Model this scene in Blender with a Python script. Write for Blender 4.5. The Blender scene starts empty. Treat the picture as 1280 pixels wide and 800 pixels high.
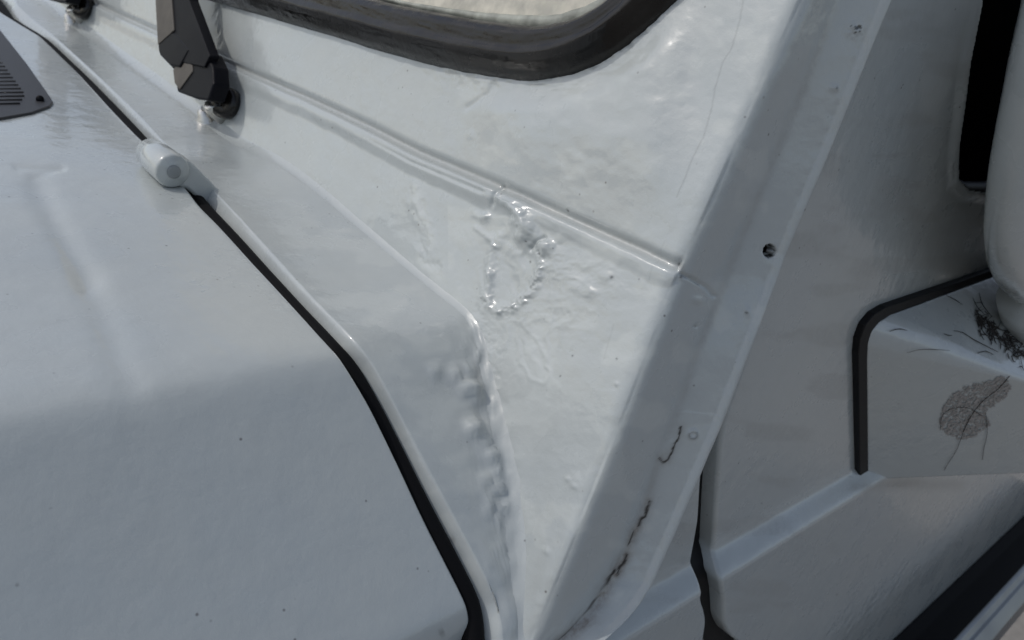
import bpy, bmesh, math, random
import numpy as np
from mathutils import Vector, Matrix
random.seed(4); RNG = np.random.RandomState(7)
sc = bpy.context.scene
# ------------------------------------------------------------------ camera
W0, H0 = 1280, 800                       # size of the photograph the measurements were taken on
VPX, VPY = (1760, 190), (-450, -270)     # vanishing points: rearwards along the car, across the car
_a = np.array(VPX, float) - [640, 400]; _b = np.array(VPY, float) - [640, 400]
FP = math.sqrt(-float(_a @ _b))
EX = np.array([_a[0], _a[1], FP]); EX /= np.linalg.norm(EX)
EY = np.array([_b[0], _b[1], FP]); EY /= np.linalg.norm(EY)
EZ = np.cross(EX, EY)
CAMH = 1.5
cd = bpy.data.cameras.new('camera'); cam = bpy.data.objects.new('camera', cd)
sc.collection.objects.link(cam); sc.camera = cam
right = (EX[0], EY[0], EZ[0]); down = (EX[1], EY[1], EZ[1]); fwd = (EX[2], EY[2], EZ[2])
M = Matrix(((right[0], -down[0], -fwd[0], 0), (right[1], -down[1], -fwd[1], 0), (right[2], -down[2], -fwd[2], CAMH), (0, 0, 0, 1)))
cam.matrix_world = M
cd.sensor_width = 36; cd.lens = 36 * FP / W0; cd.clip_start = 0.02; cd.clip_end = 2000
cd.dof.use_dof = True; cd.dof.focus_distance = 0.60; cd.dof.aperture_fstop = 11
# ------------------------------------------------------------------ light
SUN = Vector((-0.535, 0.375, 0.755)).normalized()        # direction towards the sun
w = bpy.data.worlds.new("World"); sc.world = w; w.use_nodes = True
nt = w.node_tree; nt.nodes.clear()
sky = nt.nodes.new('ShaderNodeTexSky'); sky.sky_type = 'NISHITA'; sky.sun_disc = False
sky.sun_elevation = math.asin(SUN.z); sky.sun_rotation = math.atan2(SUN.x, SUN.y)
sky.air_density = 1.0; sky.dust_density = 2.0
bg = nt.nodes.new('ShaderNodeBackground'); bg.inputs[1].default_value = 0.15
ow = nt.nodes.new('ShaderNodeOutputWorld')
hs_ = nt.nodes.new('ShaderNodeHueSaturation'); hs_.inputs['Saturation'].default_value = 0.65; hs_.inputs['Value'].default_value = 1.45   # hazy, milky sky
nt.links.new(sky.outputs[0], hs_.inputs['Color']); nt.links.new(hs_.outputs[0], bg.inputs[0]); nt.links.new(bg.outputs[0], ow.inputs[0])
sd = bpy.data.lights.new('sun', 'SUN'); sd.energy = 2.0; sd.angle = math.radians(0.6); sd.color = (1.0, 0.965, 0.91)
so = bpy.data.objects.new('sun', sd); sc.collection.objects.link(so)
so.rotation_euler = SUN.to_track_quat('Z', 'Y').to_euler(); so.location = (-2, 2, 4)
sc.view_settings.view_transform = 'Standard'; sc.view_settings.look = 'None'
sc.view_settings.exposure = -0.84; sc.view_settings.gamma = 1

# ------------------------------------------------------------------ geometry helpers (coordinates relative to the camera's foot, z from the lens)
def ray(px, py):
    v = np.array([(px - 640) / FP, (py - 400) / FP, 1.0]); return np.array([v @ EX, v @ EY, v @ EZ])
def pl(px, py, n, d):
    q = ray(px, py); n = np.array(n, float); return q * d / (q @ n)
def onY(px, py, y): return pl(px, py, (0, 1, 0), y)
def solve(px, py, F, lo=0.15, hi=9.0):
    q = ray(px, py); ts = np.linspace(lo, hi, 3000); f = [F(q * t) for t in ts]
    for i in range(len(ts) - 1):
        if f[i] * f[i + 1] <= 0:
            a, b = ts[i], ts[i + 1]; fa = f[i]
            for _ in range(30):
                m = (a + b) / 2; fm = F(q * m)
                if fa * fm <= 0: b = m
                else: a, fa = m, fm
            return q * (a + b) / 2
    raise ValueError('no hit %s %s' % (px, py))
def proj(P):
    P = np.asarray(P); c = P @ np.array([EX, EY, EZ])
    z = np.maximum(c[..., 2], 0.02)
    return 640 + FP * c[..., 0] / z, 400 + FP * c[..., 1] / z
def spline(pts, n):
    """Catmull-Rom through pts, n samples even in arc length"""
    p = np.array(pts, float); p = np.vstack([2 * p[0] - p[1], p, 2 * p[-1] - p[-2]])
    out = []
    for i in range(1, len(p) - 2):
        t = np.linspace(0, 1, 24, endpoint=False)[:, None]
        a, b, c, d = p[i - 1], p[i], p[i + 1], p[i + 2]
        out.append(0.5 * (2 * b + (c - a) * t + (2 * a - 5 * b + 4 * c - d) * t ** 2 + (3 * b - a - 3 * c + d) * t ** 3))
    out.append(p[-2][None]); o = np.vstack(out)
    s = np.r_[0, np.cumsum(np.linalg.norm(np.diff(o, axis=0), axis=1))]
    u = np.linspace(0, s[-1], n) if np.isscalar(n) else np.array(n) * s[-1]
    return np.stack([np.interp(u, s, o[:, k]) for k in range(o.shape[1])], 1)
def segdist(px, py, path):
    d = np.full(px.shape, 1e9)
    p = np.array(path, float)
    for (x0, y0), (x1, y1) in zip(p[:-1], p[1:]):
        dx, dy = x1 - x0, y1 - y0; L = dx * dx + dy * dy + 1e-9
        t = np.clip(((px - x0) * dx + (py - y0) * dy) / L, 0, 1)
        d = np.minimum(d, np.hypot(px - x0 - t * dx, py - y0 - t * dy))
    return d
def _hash(ix, iy, k):
    h = np.sin(ix * 127.1 + iy * 311.7 + k * 74.7) * 43758.5453
    return h - np.floor(h)
def vnoise(x, y, k=0):
    ix, iy = np.floor(x), np.floor(y); fx, fy = x - ix, y - iy
    fx = fx * fx * (3 - 2 * fx); fy = fy * fy * (3 - 2 * fy)
    a, b, c, d = _hash(ix, iy, k), _hash(ix + 1, iy, k), _hash(ix, iy + 1, k), _hash(ix + 1, iy + 1, k)
    return (a * (1 - fx) + b * fx) * (1 - fy) + (c * (1 - fx) + d * fx) * fy - 0.5
def fbm(x, y, k=0, o=4):
    s = 0; a = 1
    for i in range(o): s = s + a * vnoise(x * 2 ** i, y * 2 ** i, k + i * 3); a *= 0.5
    return s
def sm(a, b, x):
    t = np.clip((x - a) / (b - a), 0, 1); return t * t * (3 - 2 * t)
def gauss(px, py, cx, cy, rx, ry=None, ang=0):
    ry = ry or rx; c, s = math.cos(math.radians(ang)), math.sin(math.radians(ang))
    u = (px - cx) * c + (py - cy) * s; v = -(px - cx) * s + (py - cy) * c
    return np.exp(-(u / rx) ** 2 - (v / ry) ** 2)

# ------------------------------------------------------------------ materials
def mat(name, col, rough=0.5, metal=0.0, coat=0.0, bump=0.0, bscale=300, spec=0.5, var=0.0, vscale=8, rvar=0.0):
    m = bpy.data.materials.new(name); m.use_nodes = True; n = m.node_tree; L = n.links; p = n.nodes['Principled BSDF']
    p.inputs['Base Color'].default_value = (*col, 1); p.inputs['Roughness'].default_value = rough
    p.inputs['Metallic'].default_value = metal; p.inputs['Coat Weight'].default_value = coat
    p.inputs['Coat Roughness'].default_value = 0.12; p.inputs['Specular IOR Level'].default_value = spec
    tc = n.nodes.new('ShaderNodeTexCoord')
    if bump:
        nz = n.nodes.new('ShaderNodeTexNoise'); nz.inputs['Scale'].default_value = bscale; nz.inputs['Detail'].default_value = 4
        L.new(tc.outputs['Object'], nz.inputs['Vector'])
        b = n.nodes.new('ShaderNodeBump'); b.inputs['Strength'].default_value = bump; b.inputs['Distance'].default_value = 0.001
        L.new(nz.outputs[0], b.inputs['Height']); L.new(b.outputs[0], p.inputs['Normal'])
    if var or rvar:
        nz = n.nodes.new('ShaderNodeTexNoise'); nz.inputs['Scale'].default_value = vscale; nz.inputs['Detail'].default_value = 6
        L.new(tc.outputs['Object'], nz.inputs['Vector'])
        if var:
            cr = n.nodes.new('ShaderNodeMapRange'); cr.inputs[1].default_value = 0.3; cr.inputs[2].default_value = 0.7
            cr.inputs[3].default_value = 1 - var; cr.inputs[4].default_value = 1 + var; L.new(nz.outputs[0], cr.inputs[0])
            mx = n.nodes.new('ShaderNodeVectorMath'); mx.operation = 'SCALE'; mx.inputs[0].default_value = col
            L.new(cr.outputs[0], mx.inputs['Scale']); L.new(mx.outputs[0], p.inputs['Base Color'])
        if rvar:
            rr = n.nodes.new('ShaderNodeMapRange'); rr.inputs[1].default_value = 0.3; rr.inputs[2].default_value = 0.7
            rr.inputs[3].default_value = rough - rvar; rr.inputs[4].default_value = rough + rvar
            L.new(nz.outputs[0], rr.inputs[0]); L.new(rr.outputs[0], p.inputs['Roughness'])
    return m
def paint_mat(name, col=(0.455, 0.487, 0.487), rough=0.28, coat=0.8):
    """aged white-grey car paint: fine orange peel, dust specks, soft mottling, wear from the 'wear' attribute (R black, G brown, B chalk)"""
    m = bpy.data.materials.new(name); m.use_nodes = True; n = m.node_tree; L = n.links; N = n.nodes.new; p = n.nodes['Principled BSDF']
    tc = N('ShaderNodeTexCoord')
    def noise(scale, detail=4, rough=0.55):
        z = N('ShaderNodeTexNoise'); z.inputs['Scale'].default_value = scale; z.inputs['Detail'].default_value = detail
        z.inputs['Roughness'].default_value = rough; L.new(tc.outputs['Object'], z.inputs['Vector']); return z.outputs[0]
    def mr(src, a, b, c, d, clamp=True):
        z = N('ShaderNodeMapRange'); z.clamp = clamp
        for i, v in enumerate((a, b, c, d)): z.inputs[i + 1].default_value = v
        L.new(src, z.inputs[0]); return z.outputs[0]
    def mix(fac, a, b):
        z = N('ShaderNodeMix'); z.data_type = 'RGBA'; L.new(fac, z.inputs[0])
        for i, v in ((6, a), (7, b)):
            if isinstance(v, tuple): z.inputs[i].default_value = (*v, 1)
            else: L.new(v, z.inputs[i])
        return z.outputs[2]
    # slight warm / cool mottling of old repaired paint
    c1 = mix(mr(noise(7, 5), 0.35, 0.65, 0, 1), tuple(np.array(col) * (0.96, 0.975, 0.99)), tuple(np.array(col) * (1.03, 1.02, 1.0)))
    c1 = mix(mr(noise(60, 6, 0.7), 0.35, 0.7, 0, 0.35), c1, tuple(np.array(col) * 0.9))
    # specks
    v = N('ShaderNodeTexVoronoi'); v.inputs['Scale'].default_value = 95; v.inputs['Randomness'].default_value = 1; L.new(tc.outputs['Object'], v.inputs['Vector'])
    sp = mr(v.outputs['Distance'], 0.05, 0.12, 1, 0)
    gate = mr(noise(33, 2), 0.56, 0.62, 0, 0.75)
    mm = N('ShaderNodeMath'); mm.operation = 'MULTIPLY'; L.new(sp, mm.inputs[0]); L.new(gate, mm.inputs[1])
    c2 = mix(mm.outputs[0], c1, (0.10, 0.09, 0.085))
    at = N('ShaderNodeAttribute'); at.attribute_name = 'wear'
    se = N('ShaderNodeSeparateColor'); L.new(at.outputs['Color'], se.inputs[0])
    br = N('ShaderNodeMath'); br.operation = 'MULTIPLY'; L.new(se.outputs[1], br.inputs[0]); L.new(mr(noise(180, 5, .7), 0.3, 0.65, 0.35, 1), br.inputs[1])
    c3 = mix(se.outputs[2], c2, tuple(np.array(col) * (1.10, 1.09, 1.07)))
    c4 = mix(br.outputs[0], c3, (0.16, 0.13, 0.105))
    c5 = mix(se.outputs[0], c4, (0.012, 0.011, 0.010))
    L.new(c5, p.inputs['Base Color'])
    r1 = mr(noise(14, 5), 0.35, 0.65, rough - 0.06, rough + 0.07)
    ad = N('ShaderNodeMath'); ad.operation = 'ADD'; L.new(r1, ad.inputs[0])
    dm = N('ShaderNodeMath'); dm.operation = 'MULTIPLY'; L.new(br.outputs[0], dm.inputs[0]); dm.inputs[1].default_value = 0.4
    L.new(dm.outputs[0], ad.inputs[1]); L.new(ad.outputs[0], p.inputs['Roughness'])
    inv = N('ShaderNodeMath'); inv.operation = 'MULTIPLY_ADD'; L.new(br.outputs[0], inv.inputs[0]); inv.inputs[1].default_value = -coat; inv.inputs[2].default_value = coat
    L.new(inv.outputs[0], p.inputs['Coat Weight']); p.inputs['Coat Roughness'].default_value = 0.09
    b = N('ShaderNodeBump'); b.inputs['Strength'].default_value = 0.16; b.inputs['Distance'].default_value = 0.0006
    b2 = N('ShaderNodeBump'); b2.inputs['Strength'].default_value = 0.20; b2.inputs['Distance'].default_value = 0.004
    L.new(noise(900, 3), b.inputs['Height']); L.new(noise(45, 3), b2.inputs['Height']); L.new(b2.outputs[0], b.inputs['Normal'])
    L.new(b.outputs[0], p.inputs['Normal']); L.new(b2.outputs[0], p.inputs['Coat Normal'])
    return m
PAINT = paint_mat('grey_white_paint')
RUBBER = mat('weathered_black_rubber', (0.008, 0.0070, 0.0062), 0.25, bump=0.5, bscale=120, spec=0.42, var=0.35, vscale=40, rvar=0.12)
GASKET = mat('black_gasket_rubber', (0.006, 0.006, 0.007), 0.55, spec=0.2)
PLASTIC = mat('black_plastic', (0.006, 0.0065, 0.009), 0.40, spec=0.1, bump=0.25, bscale=600, rvar=0.08)
ARMSIDE = mat('brown_grey_arm_side', (0.085, 0.075, 0.062), 0.55, var=0.2, vscale=60)  # lighter brown-grey for one face of the wiper arm and cap
GRILLEM = mat('dark_grey_plastic', (0.040, 0.042, 0.047), 0.5, bump=0.3, bscale=700)
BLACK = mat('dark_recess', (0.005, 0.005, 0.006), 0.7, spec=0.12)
METAL = mat('bare_metal', (0.62, 0.60, 0.56), 0.28, metal=1.0, bump=0.4, bscale=300)
TRIM = mat('dull_aluminium_trim', (0.26, 0.27, 0.28), 0.32, metal=0.9, bump=0.3, bscale=60, rvar=0.1)
DGLASS = mat('dark_door_glass', (0.002, 0.002, 0.002), 0.6, spec=0.0)
CREAM = mat('cream_dashboard', (0.62, 0.53, 0.40), 0.6, var=0.3, vscale=22)
ASPH = mat('pale_concrete', (0.25, 0.23, 0.205), 0.9, bump=0.6, bscale=90, var=0.2, vscale=20)
def glass_mat():
    m = bpy.data.materials.new('dusty_glass_painted_glare'); m.use_nodes = True; n = m.node_tree; L = n.links; p = n.nodes['Principled BSDF']
    p.inputs['Base Color'].default_value = (0.80, 0.86, 0.84, 1); p.inputs['Roughness'].default_value = 0.04
    p.inputs['Transmission Weight'].default_value = 1.0; p.inputs['IOR'].default_value = 1.45; p.inputs['Coat Weight'].default_value = 0.3
    d = n.nodes.new('ShaderNodeBsdfDiffuse'); d.inputs[0].default_value = (0.74, 0.70, 0.60, 1)  # dust tone that also paints in the pane's pale warm reflection
    tc = n.nodes.new('ShaderNodeTexCoord'); z = n.nodes.new('ShaderNodeTexNoise'); z.inputs['Scale'].default_value = 45; z.inputs['Detail'].default_value = 6
    L.new(tc.outputs['Object'], z.inputs['Vector'])
    r = n.nodes.new('ShaderNodeMapRange'); r.inputs[1].default_value = 0.35; r.inputs[2].default_value = 0.65; r.inputs[3].default_value = 0.45; r.inputs[4].default_value = 0.85
    L.new(z.outputs[0], r.inputs[0])
    mx = n.nodes.new('ShaderNodeMixShader'); L.new(r.outputs[0], mx.inputs[0]); L.new(p.outputs[0], mx.inputs[1]); L.new(d.outputs[0], mx.inputs[2])
    L.new(mx.outputs[0], n.nodes['Material Output'].inputs[0]); return m
GLASS = glass_mat()

# ------------------------------------------------------------------ mesh output
col = sc.collection
UP = np.array([0, 0, CAMH])
def link(name, me, parent):
    o = bpy.data.objects.new(name, me); col.objects.link(o)
    if parent: o.parent = parent; o.matrix_parent_inverse = Matrix()
    return o
def place(o, parent, root_loc):
    pass
CARLOC = np.array([0.45, 0.9, 0.0])
def mesh(name, V, Fc, m, parent=None, smooth=True, wear=None, origin=None):
    """V in camera-foot coordinates; stored relative to the thing's base"""
    org = CARLOC if origin is None else np.array(origin)
    me = bpy.data.meshes.new(name); V = np.asarray(V, float) + UP - org
    me.from_pydata(V.tolist(), [], [tuple(int(i) for i in f) for f in Fc]) if len(Fc) < 60000 else fast(me, V, np.asarray(Fc))
    me.materials.append(m)
    me.polygons.foreach_set('use_smooth', [smooth] * len(me.polygons))
    if wear is not None:
        a = me.color_attributes.new('wear', 'FLOAT_COLOR', 'POINT'); c = np.ones((len(V), 4)); c[:, :3] = wear
        a.data.foreach_set('color', c.ravel().astype(np.float32))
    me.update()
    return link(name, me, parent)
def fast(me, V, F):
    me.vertices.add(len(V)); me.vertices.foreach_set('co', V.ravel().astype(np.float32))
    k = F.shape[1]; me.loops.add(F.size); me.loops.foreach_set('vertex_index', F.ravel().astype(np.int32))
    me.polygons.add(len(F)); me.polygons.foreach_set('loop_start', np.arange(0, F.size, k, dtype=np.int32))
    me.update(calc_edges=True)
def gridfaces(nu, nv, keep=None, flip=False):
    i, j = np.meshgrid(np.arange(nu - 1), np.arange(nv - 1), indexing='ij')
    a = i * nv + j; f = np.stack([a, a + nv, a + nv + 1, a + 1], -1)
    if flip: f = f[..., ::-1]
    f = f.reshape(-1, 4)
    return f if keep is None else f[keep.reshape(-1)]
def normals(P, flip):
    du = np.gradient(P, axis=0); dv = np.gradient(P, axis=1); n = np.cross(du, dv)
    n /= np.linalg.norm(n, axis=-1, keepdims=True) + 1e-12
    return -n if flip else n
def surf(name, P, m, parent, flip=False, disp=None, wearf=None, keepf=None, thick=None):
    """P[nu,nv,3]; faces' normal = du x dv (or flipped); disp(px,py,P) along the normal; keepf(px,py,P) -> vertex mask"""
    n = normals(P, flip); px, py = proj(P)
    if disp is not None: P = P + n * disp(px, py, P)[..., None]
    wear = wearf(px, py, P).reshape(-1, 3) if wearf else np.zeros((P.shape[0] * P.shape[1], 3))
    keep = None
    if keepf is not None:
        k = keepf(px, py, P); keep = k[:-1, :-1] & k[1:, :-1] & k[:-1, 1:] & k[1:, 1:]
    o = mesh(name, P.reshape(-1, 3), gridfaces(P.shape[0], P.shape[1], keep, flip), m, parent, True, wear)
    if thick:
        s = o.modifiers.new('solid', 'SOLIDIFY'); s.thickness = thick; s.offset = -1
    return o
def prism(name, pts, ext, m, parent, bevel=0.0008, seg=2):
    """closed outline (3D) extruded by the vector ext, bevelled"""
    bm = bmesh.new(); vs = [bm.verts.new(Vector(np.array(p) + UP - CARLOC)) for p in pts]
    f = bm.faces.new(vs); r = bmesh.ops.extrude_face_region(bm, geom=[f])
    bmesh.ops.translate(bm, verts=[v for v in r['geom'] if isinstance(v, bmesh.types.BMVert)], vec=Vector(ext))
    bmesh.ops.recalc_face_normals(bm, faces=bm.faces)
    if bevel: bmesh.ops.bevel(bm, geom=list(bm.edges), offset=bevel, segments=seg, profile=0.5, affect='EDGES', clamp_overlap=True)
    me = bpy.data.meshes.new(name); bm.to_mesh(me); bm.free(); me.materials.append(m)
    for p in me.polygons: p.use_smooth = True
    o = link(name, me, parent); w = o.modifiers.new('wn', 'WEIGHTED_NORMAL'); w.keep_sharp = False
    return o
def hull(name, pts, m, parent, bevel=0.003, seg=3, origin=None):
    org = CARLOC if origin is None else np.array(origin)
    bm = bmesh.new()
    for p in pts: bm.verts.new(Vector(np.array(p) + UP - org))
    r = bmesh.ops.convex_hull(bm, input=bm.verts)
    bmesh.ops.delete(bm, geom=[v for v in bm.verts if not v.link_faces], context='VERTS')
    bmesh.ops.dissolve_limit(bm, angle_limit=0.06, verts=bm.verts, edges=bm.edges)
    bmesh.ops.recalc_face_normals(bm, faces=bm.faces)
    if bevel: bmesh.ops.bevel(bm, geom=list(bm.edges), offset=bevel, segments=seg, profile=0.5, affect='EDGES', clamp_overlap=True)
    me = bpy.data.meshes.new(name); bm.to_mesh(me); bm.free(); me.materials.append(m)
    for p in me.polygons: p.use_smooth = True
    o = link(name, me, parent); w = o.modifiers.new('wn', 'WEIGHTED_NORMAL'); w.keep_sharp = False
    return o
def tube(name, path, rad, m, parent, ns=12, origin=None, cap=True):
    path = np.array(path, float); n = len(path); rad = np.full(n, rad) if np.isscalar(rad) else np.array(rad)
    T = np.gradient(path, axis=0); T /= np.linalg.norm(T, axis=1, keepdims=True)
    ref = np.array([0, 0, 1.0]) if abs(T[0][2]) < 0.9 else np.array([1.0, 0, 0])
    V = []
    a = np.linspace(0, 2 * math.pi, ns, endpoint=False)
    for i in range(n):
        u = np.cross(ref, T[i]); u /= np.linalg.norm(u); v = np.cross(T[i], u); ref = np.cross(T[i], u) if False else ref
        V += [path[i] + rad[i] * (math.cos(t) * u + math.sin(t) * v) for t in a]
    F = []
    for i in range(n - 1):
        for k in range(ns):
            k2 = (k + 1) % ns; F.append((i * ns + k, i * ns + k2, (i + 1) * ns + k2, (i + 1) * ns + k))
    if cap: F += [tuple(range(ns))[::-1], tuple((n - 1) * ns + k for k in range(ns))]
    return mesh(name, V, F, m, parent, True, origin=origin)
def tagthing(o, label, cat, group=None):
    o['label'] = label; o['category'] = cat
    if group: o['group'] = group

car = bpy.data.objects.new('off_road_car', None); col.objects.link(car); car.location = CARLOC
tagthing(car, 'pale grey boxy off-road car with bubbled paint at the cowl corner', 'car')

# ground
g = bpy.data.meshes.new('ground'); g.from_pydata([(-400, -400, 0), (400, -400, 0), (400, 400, 0), (-400, 400, 0)], [], [(0, 1, 2, 3)]); g.materials.append(ASPH)
go = bpy.data.objects.new('ground', g); col.objects.link(go); go['kind'] = 'structure'

# ------------------------------------------------------------------ reference curves
C = ray(850, 345) * 0.55                                # windscreen frame corner
yA = C[1]
def yE_of(z): return float(np.interp(z, [-0.60, -0.46, -0.17, 1], [0.246, 0.254, yA, yA]))
E_px = [(1050, -130), (1020, -60), (998, 0), (985, 31), (944, 131), (895, 245), (858, 335), (845, 360), (817, 407), (795, 464), (773, 524), (735, 630), (699, 730), (669, 797), (641, 860), (600, 950)]
E_px = [(x + 6 * min(1, max(0, (800 - y) / 300)), y) for x, y in E_px]
E3 = np.array([solve(x, y, lambda P: P[1] - yE_of(P[2])) for x, y in E_px])
zo = np.argsort(E3[:, 2]); EZs, EXs = E3[zo, 2], E3[zo, 0]
# smooth g(z)
_gz = np.linspace(EZs[0], EZs[-1], 200); _gx = np.interp(_gz, EZs, EXs)
k1 = (E3[2, 0] - C[0]) / (E3[2, 2] - C[2])
_up = _gz > -0.172
_gx[_up] = C[0] + k1 * (_gz[_up] - C[2])
_lo = ~_up; _c = np.polyfit(_gz[_lo] - C[2], _gx[_lo] - C[0], 2); _gx[_lo] = C[0] + np.polyval(_c, _gz[_lo] - C[2]) - _c[2]
def g_of(z):
    z = np.asarray(z, float); r = np.interp(z, _gz, _gx)
    r = np.where(z > _gz[-1], C[0] + k1 * (z - C[2]), r)
    return r
def onW(px, py, off=0.0): return solve(px, py, lambda P: P[0] + off - float(g_of(P[2])))
print('E', E3[6], E3[-3], 'k1', k1)
# cowl crease / weld junction on the frame surface
J_px = [(40, -12), (100, 35), (200, 108), (265, 155), (300, 180), (350, 205), (400, 240), (445, 278), (500, 325), (545, 362), (580, 390), (594, 410), (604, 445), (614, 490), (626, 545), (637, 610), (645, 680), (649, 740), (650, 800), (648, 870), (640, 960), (628, 1040)]
J3 = np.array([onW(x, y) for x, y in J_px])
print('J', np.round(J3, 3).tolist())
# cowl profile (y -> z) taken from the junction, ruled along X
JP = J3[:, 1:]
ext = np.array([[2.3, JP[0, 1] + 0.004]])
JPa = np.vstack([ext, JP])
def profile_curve(pts, n): return spline(pts, n)
COWLP = profile_curve(JPa, 500)
def on_profile(px, py, prof):
    q = ray(px, py); th = np.arctan2(prof[:, 1], prof[:, 0]); a = math.atan2(q[2], q[1])
    o = np.argsort(th); y = np.interp(a, th[o], prof[o, 0]); z = np.interp(a, th[o], prof[o, 1])
    t = math.hypot(y, z) / math.hypot(q[1], q[2]); return q * t
# hood profile
hz = float(np.interp(0.45, COWLP[::-1, 0], COWLP[::-1, 1])); hx = None
def cz(y): return float(np.interp(y, COWLP[::-1, 0], COWLP[::-1, 1]))
HOODP = spline([(y, cz(y) + 0.0045) for y in (2.2, 1.7, 1.3, 1.0, 0.8, 0.65, 0.55, 0.48, 0.445)] + [(0.4325, -0.2575), (0.4230, -0.2605), (0.4150, -0.2662), (0.408, -0.2728)] + [(0.408 - 0.108 * t, -0.2728 - 0.1135 * t) for t in (0.08, 0.2, 0.4, 0.6, 0.8, 0.93, 1.0)] + [(0.2935, -0.394), (0.290, -0.404), (0.2885, -0.42), (0.288, -0.49), (0.288, -0.60), (0.288, -0.70)], 460)
HE_px = [(-60, -50), (0, 15), (50, 45), (100, 93), (170, 168), (250, 258), (340, 352), (410, 430), (440, 469), (462, 504), (490, 562), (530, 648), (566, 718), (581, 747), (587, 775), (590, 805), (592, 870), (593, 960), (590, 1040)]
HE = np.array([on_profile(x, y, HOODP) for x, y in HE_px])
print('HE', np.round(HE, 3).tolist())
HEth = np.arctan2(HE[:, 2], HE[:, 1])
def edge_x(E, prof):
    th = np.arctan2(E[:, 2], E[:, 1]); o = np.argsort(th); p = np.arctan2(prof[:, 1], prof[:, 0])
    # smooth spline over the angle, then constant outside
    return np.interp(p, th[o], E[o, 0])
def smooth1(a, k):
    a = np.pad(a, k, mode='edge'); ker = np.hanning(2 * k + 1); ker /= ker.sum(); return np.convolve(a, ker, 'valid')

# ================================================================== HOOD
def ruled(prof, xedge, xs, roll, depth, front):
    """profile swept along X from front to the edge; the edge rolls down with radius roll and drops depth. front=+1: edge at the rear"""
    n = len(prof); T = np.gradient(prof, axis=0); T /= np.linalg.norm(T, axis=1, keepdims=True)
    N2 = np.stack([T[:, 1], -T[:, 0]], 1)               # profile runs far->near and down; outward normal
    sgn = np.where((N2[:, 1] < 0), -1, 1)[:, None]; N2 = N2 * sgn if np.mean(N2[:, 1]) < 0 else N2
    if N2[0, 1] < 0: N2 = -N2
    rows = []
    for x in xs:                                          # x: distance from the edge
        rows.append(np.stack([xedge - front * (roll + x), prof[:, 0], prof[:, 1]], 1))
    for a in np.linspace(0, math.pi / 2, 9)[1:]:
        rows.append(np.stack([xedge - front * roll * (1 - math.sin(a)), prof[:, 0] - N2[:, 0] * roll * (1 - math.cos(a)), prof[:, 1] - N2[:, 1] * roll * (1 - math.cos(a))], 1))
    for d in np.linspace(0, depth, 6)[1:]:
        rows.append(np.stack([xedge, prof[:, 0] - N2[:, 0] * (roll + d), prof[:, 1] - N2[:, 1] * (roll + d)], 1))
    return np.array(rows)
hx_edge = smooth1(edge_x(HE, HOODP), 5)
xs = np.r_[np.linspace(1.1, 0.40, 30), np.linspace(0.398, 0.0, 200)]
P = ruled(HOODP, hx_edge, xs, 0.0035, 0.022, +1)
RIDGES = [([(48, 235), (62, 262), (85, 305), (110, 350)], 16, .00055), ([(110, 350), (125, 385), (150, 450), (165, 480)], 20, .0003), ([(20, 209), (52, 211), (78, 210)], 3.5, .00025), ([(40, 222), (58, 216), (78, 210)], 3.5, .0002)]  # soft ridges shaped in to catch sun as streaks of reflected light
def hood_disp(px, py, P):
    h = 0.0011 * fbm(px / 260, py / 200, 3, 2)
    for path, r, a in RIDGES: h = h + a * np.exp(-(segdist(px, py, path) / r) ** 2) * 4.5
    # faint stamped line along the shoulder
    d = segdist(px, py, [(-40, 566), (0, 552), (80, 533), (160, 517), (220, 508)])
    h = h + 0.00035 * np.exp(-(d / 2.5) ** 2)
    return h
def nowear(px, py, P): return np.zeros(P.shape)
def hood_wear(px, py, P):
    w = np.zeros(P.shape)
    w[..., 0] = 0.8 * np.exp(-(segdist(px, py, [(544, 800), (553, 791)]) / 1.3) ** 2)
    return w
hood = surf('hood', P, PAINT, car, flip=False, disp=hood_disp, wearf=hood_wear)

# ================================================================== COWL
G_px = [(-55, -70), (22, 6), (64, 42), (116, 89), (168, 138), (208, 180), (266, 238), (316, 290), (388, 370), (440, 424), (468, 456), (486, 490), (507, 530), (540, 594), (578, 664), (606, 718), (624, 758), (629, 800), (631, 870), (626, 960), (616, 1040)]
G3 = np.array([on_profile(x, y, COWLP) for x, y in G_px])
print('G', np.round(G3, 3).tolist())
gE = smooth1(edge_x(G3, COWLP), 5)
hE = smooth1(edge_x(HE, HOODP), 5); _th = np.arctan2(HOODP[:, 1], HOODP[:, 0]); _o = np.argsort(_th)
_ct = np.arctan2(COWLP[:, 1], COWLP[:, 0]); hEc = np.interp(_ct, _th[_o], hE[_o]) * np.hypot(COWLP[:, 0], COWLP[:, 1]) / np.interp(_ct, _th[_o], np.hypot(HOODP[:, 0], HOODP[:, 1])[_o])
print('gap', np.round((gE - hEc)[::25], 4), np.round(COWLP[::25, 0], 2), np.round(gE[::25],3))
gw = np.maximum(gE - hEc - 0.0015, 0.006); gx = gE - gw
jx = g_of(COWLP[:, 1]) + 0.02
n = len(COWLP)
T = np.gradient(COWLP, axis=0); T /= np.linalg.norm(T, axis=1, keepdims=True); N2 = np.stack([T[:, 1], -T[:, 0]], 1)
if N2[0, 1] < 0: N2 = -N2
rows = []
for t in np.linspace(0, 1, 170): rows.append(np.stack([jx * (1 - t) + gE * t, COWLP[:, 0], COWLP[:, 1]], 1))
DR = 0.048
for a in np.linspace(0, math.pi / 2, 18)[1:]:
    rows.append(np.stack([gE - gw * (a * 2 / math.pi), COWLP[:, 0] - N2[:, 0] * DR * (a * 2 / math.pi) ** 1.25, COWLP[:, 1] - N2[:, 1] * DR * (a * 2 / math.pi) ** 1.25], 1))
for d in np.linspace(0, 0.012, 4)[1:]:
    rows.append(np.stack([gx, COWLP[:, 0] - N2[:, 0] * (DR + d), COWLP[:, 1] - N2[:, 1] * (DR + d)], 1))
rows = np.array(rows)
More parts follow.
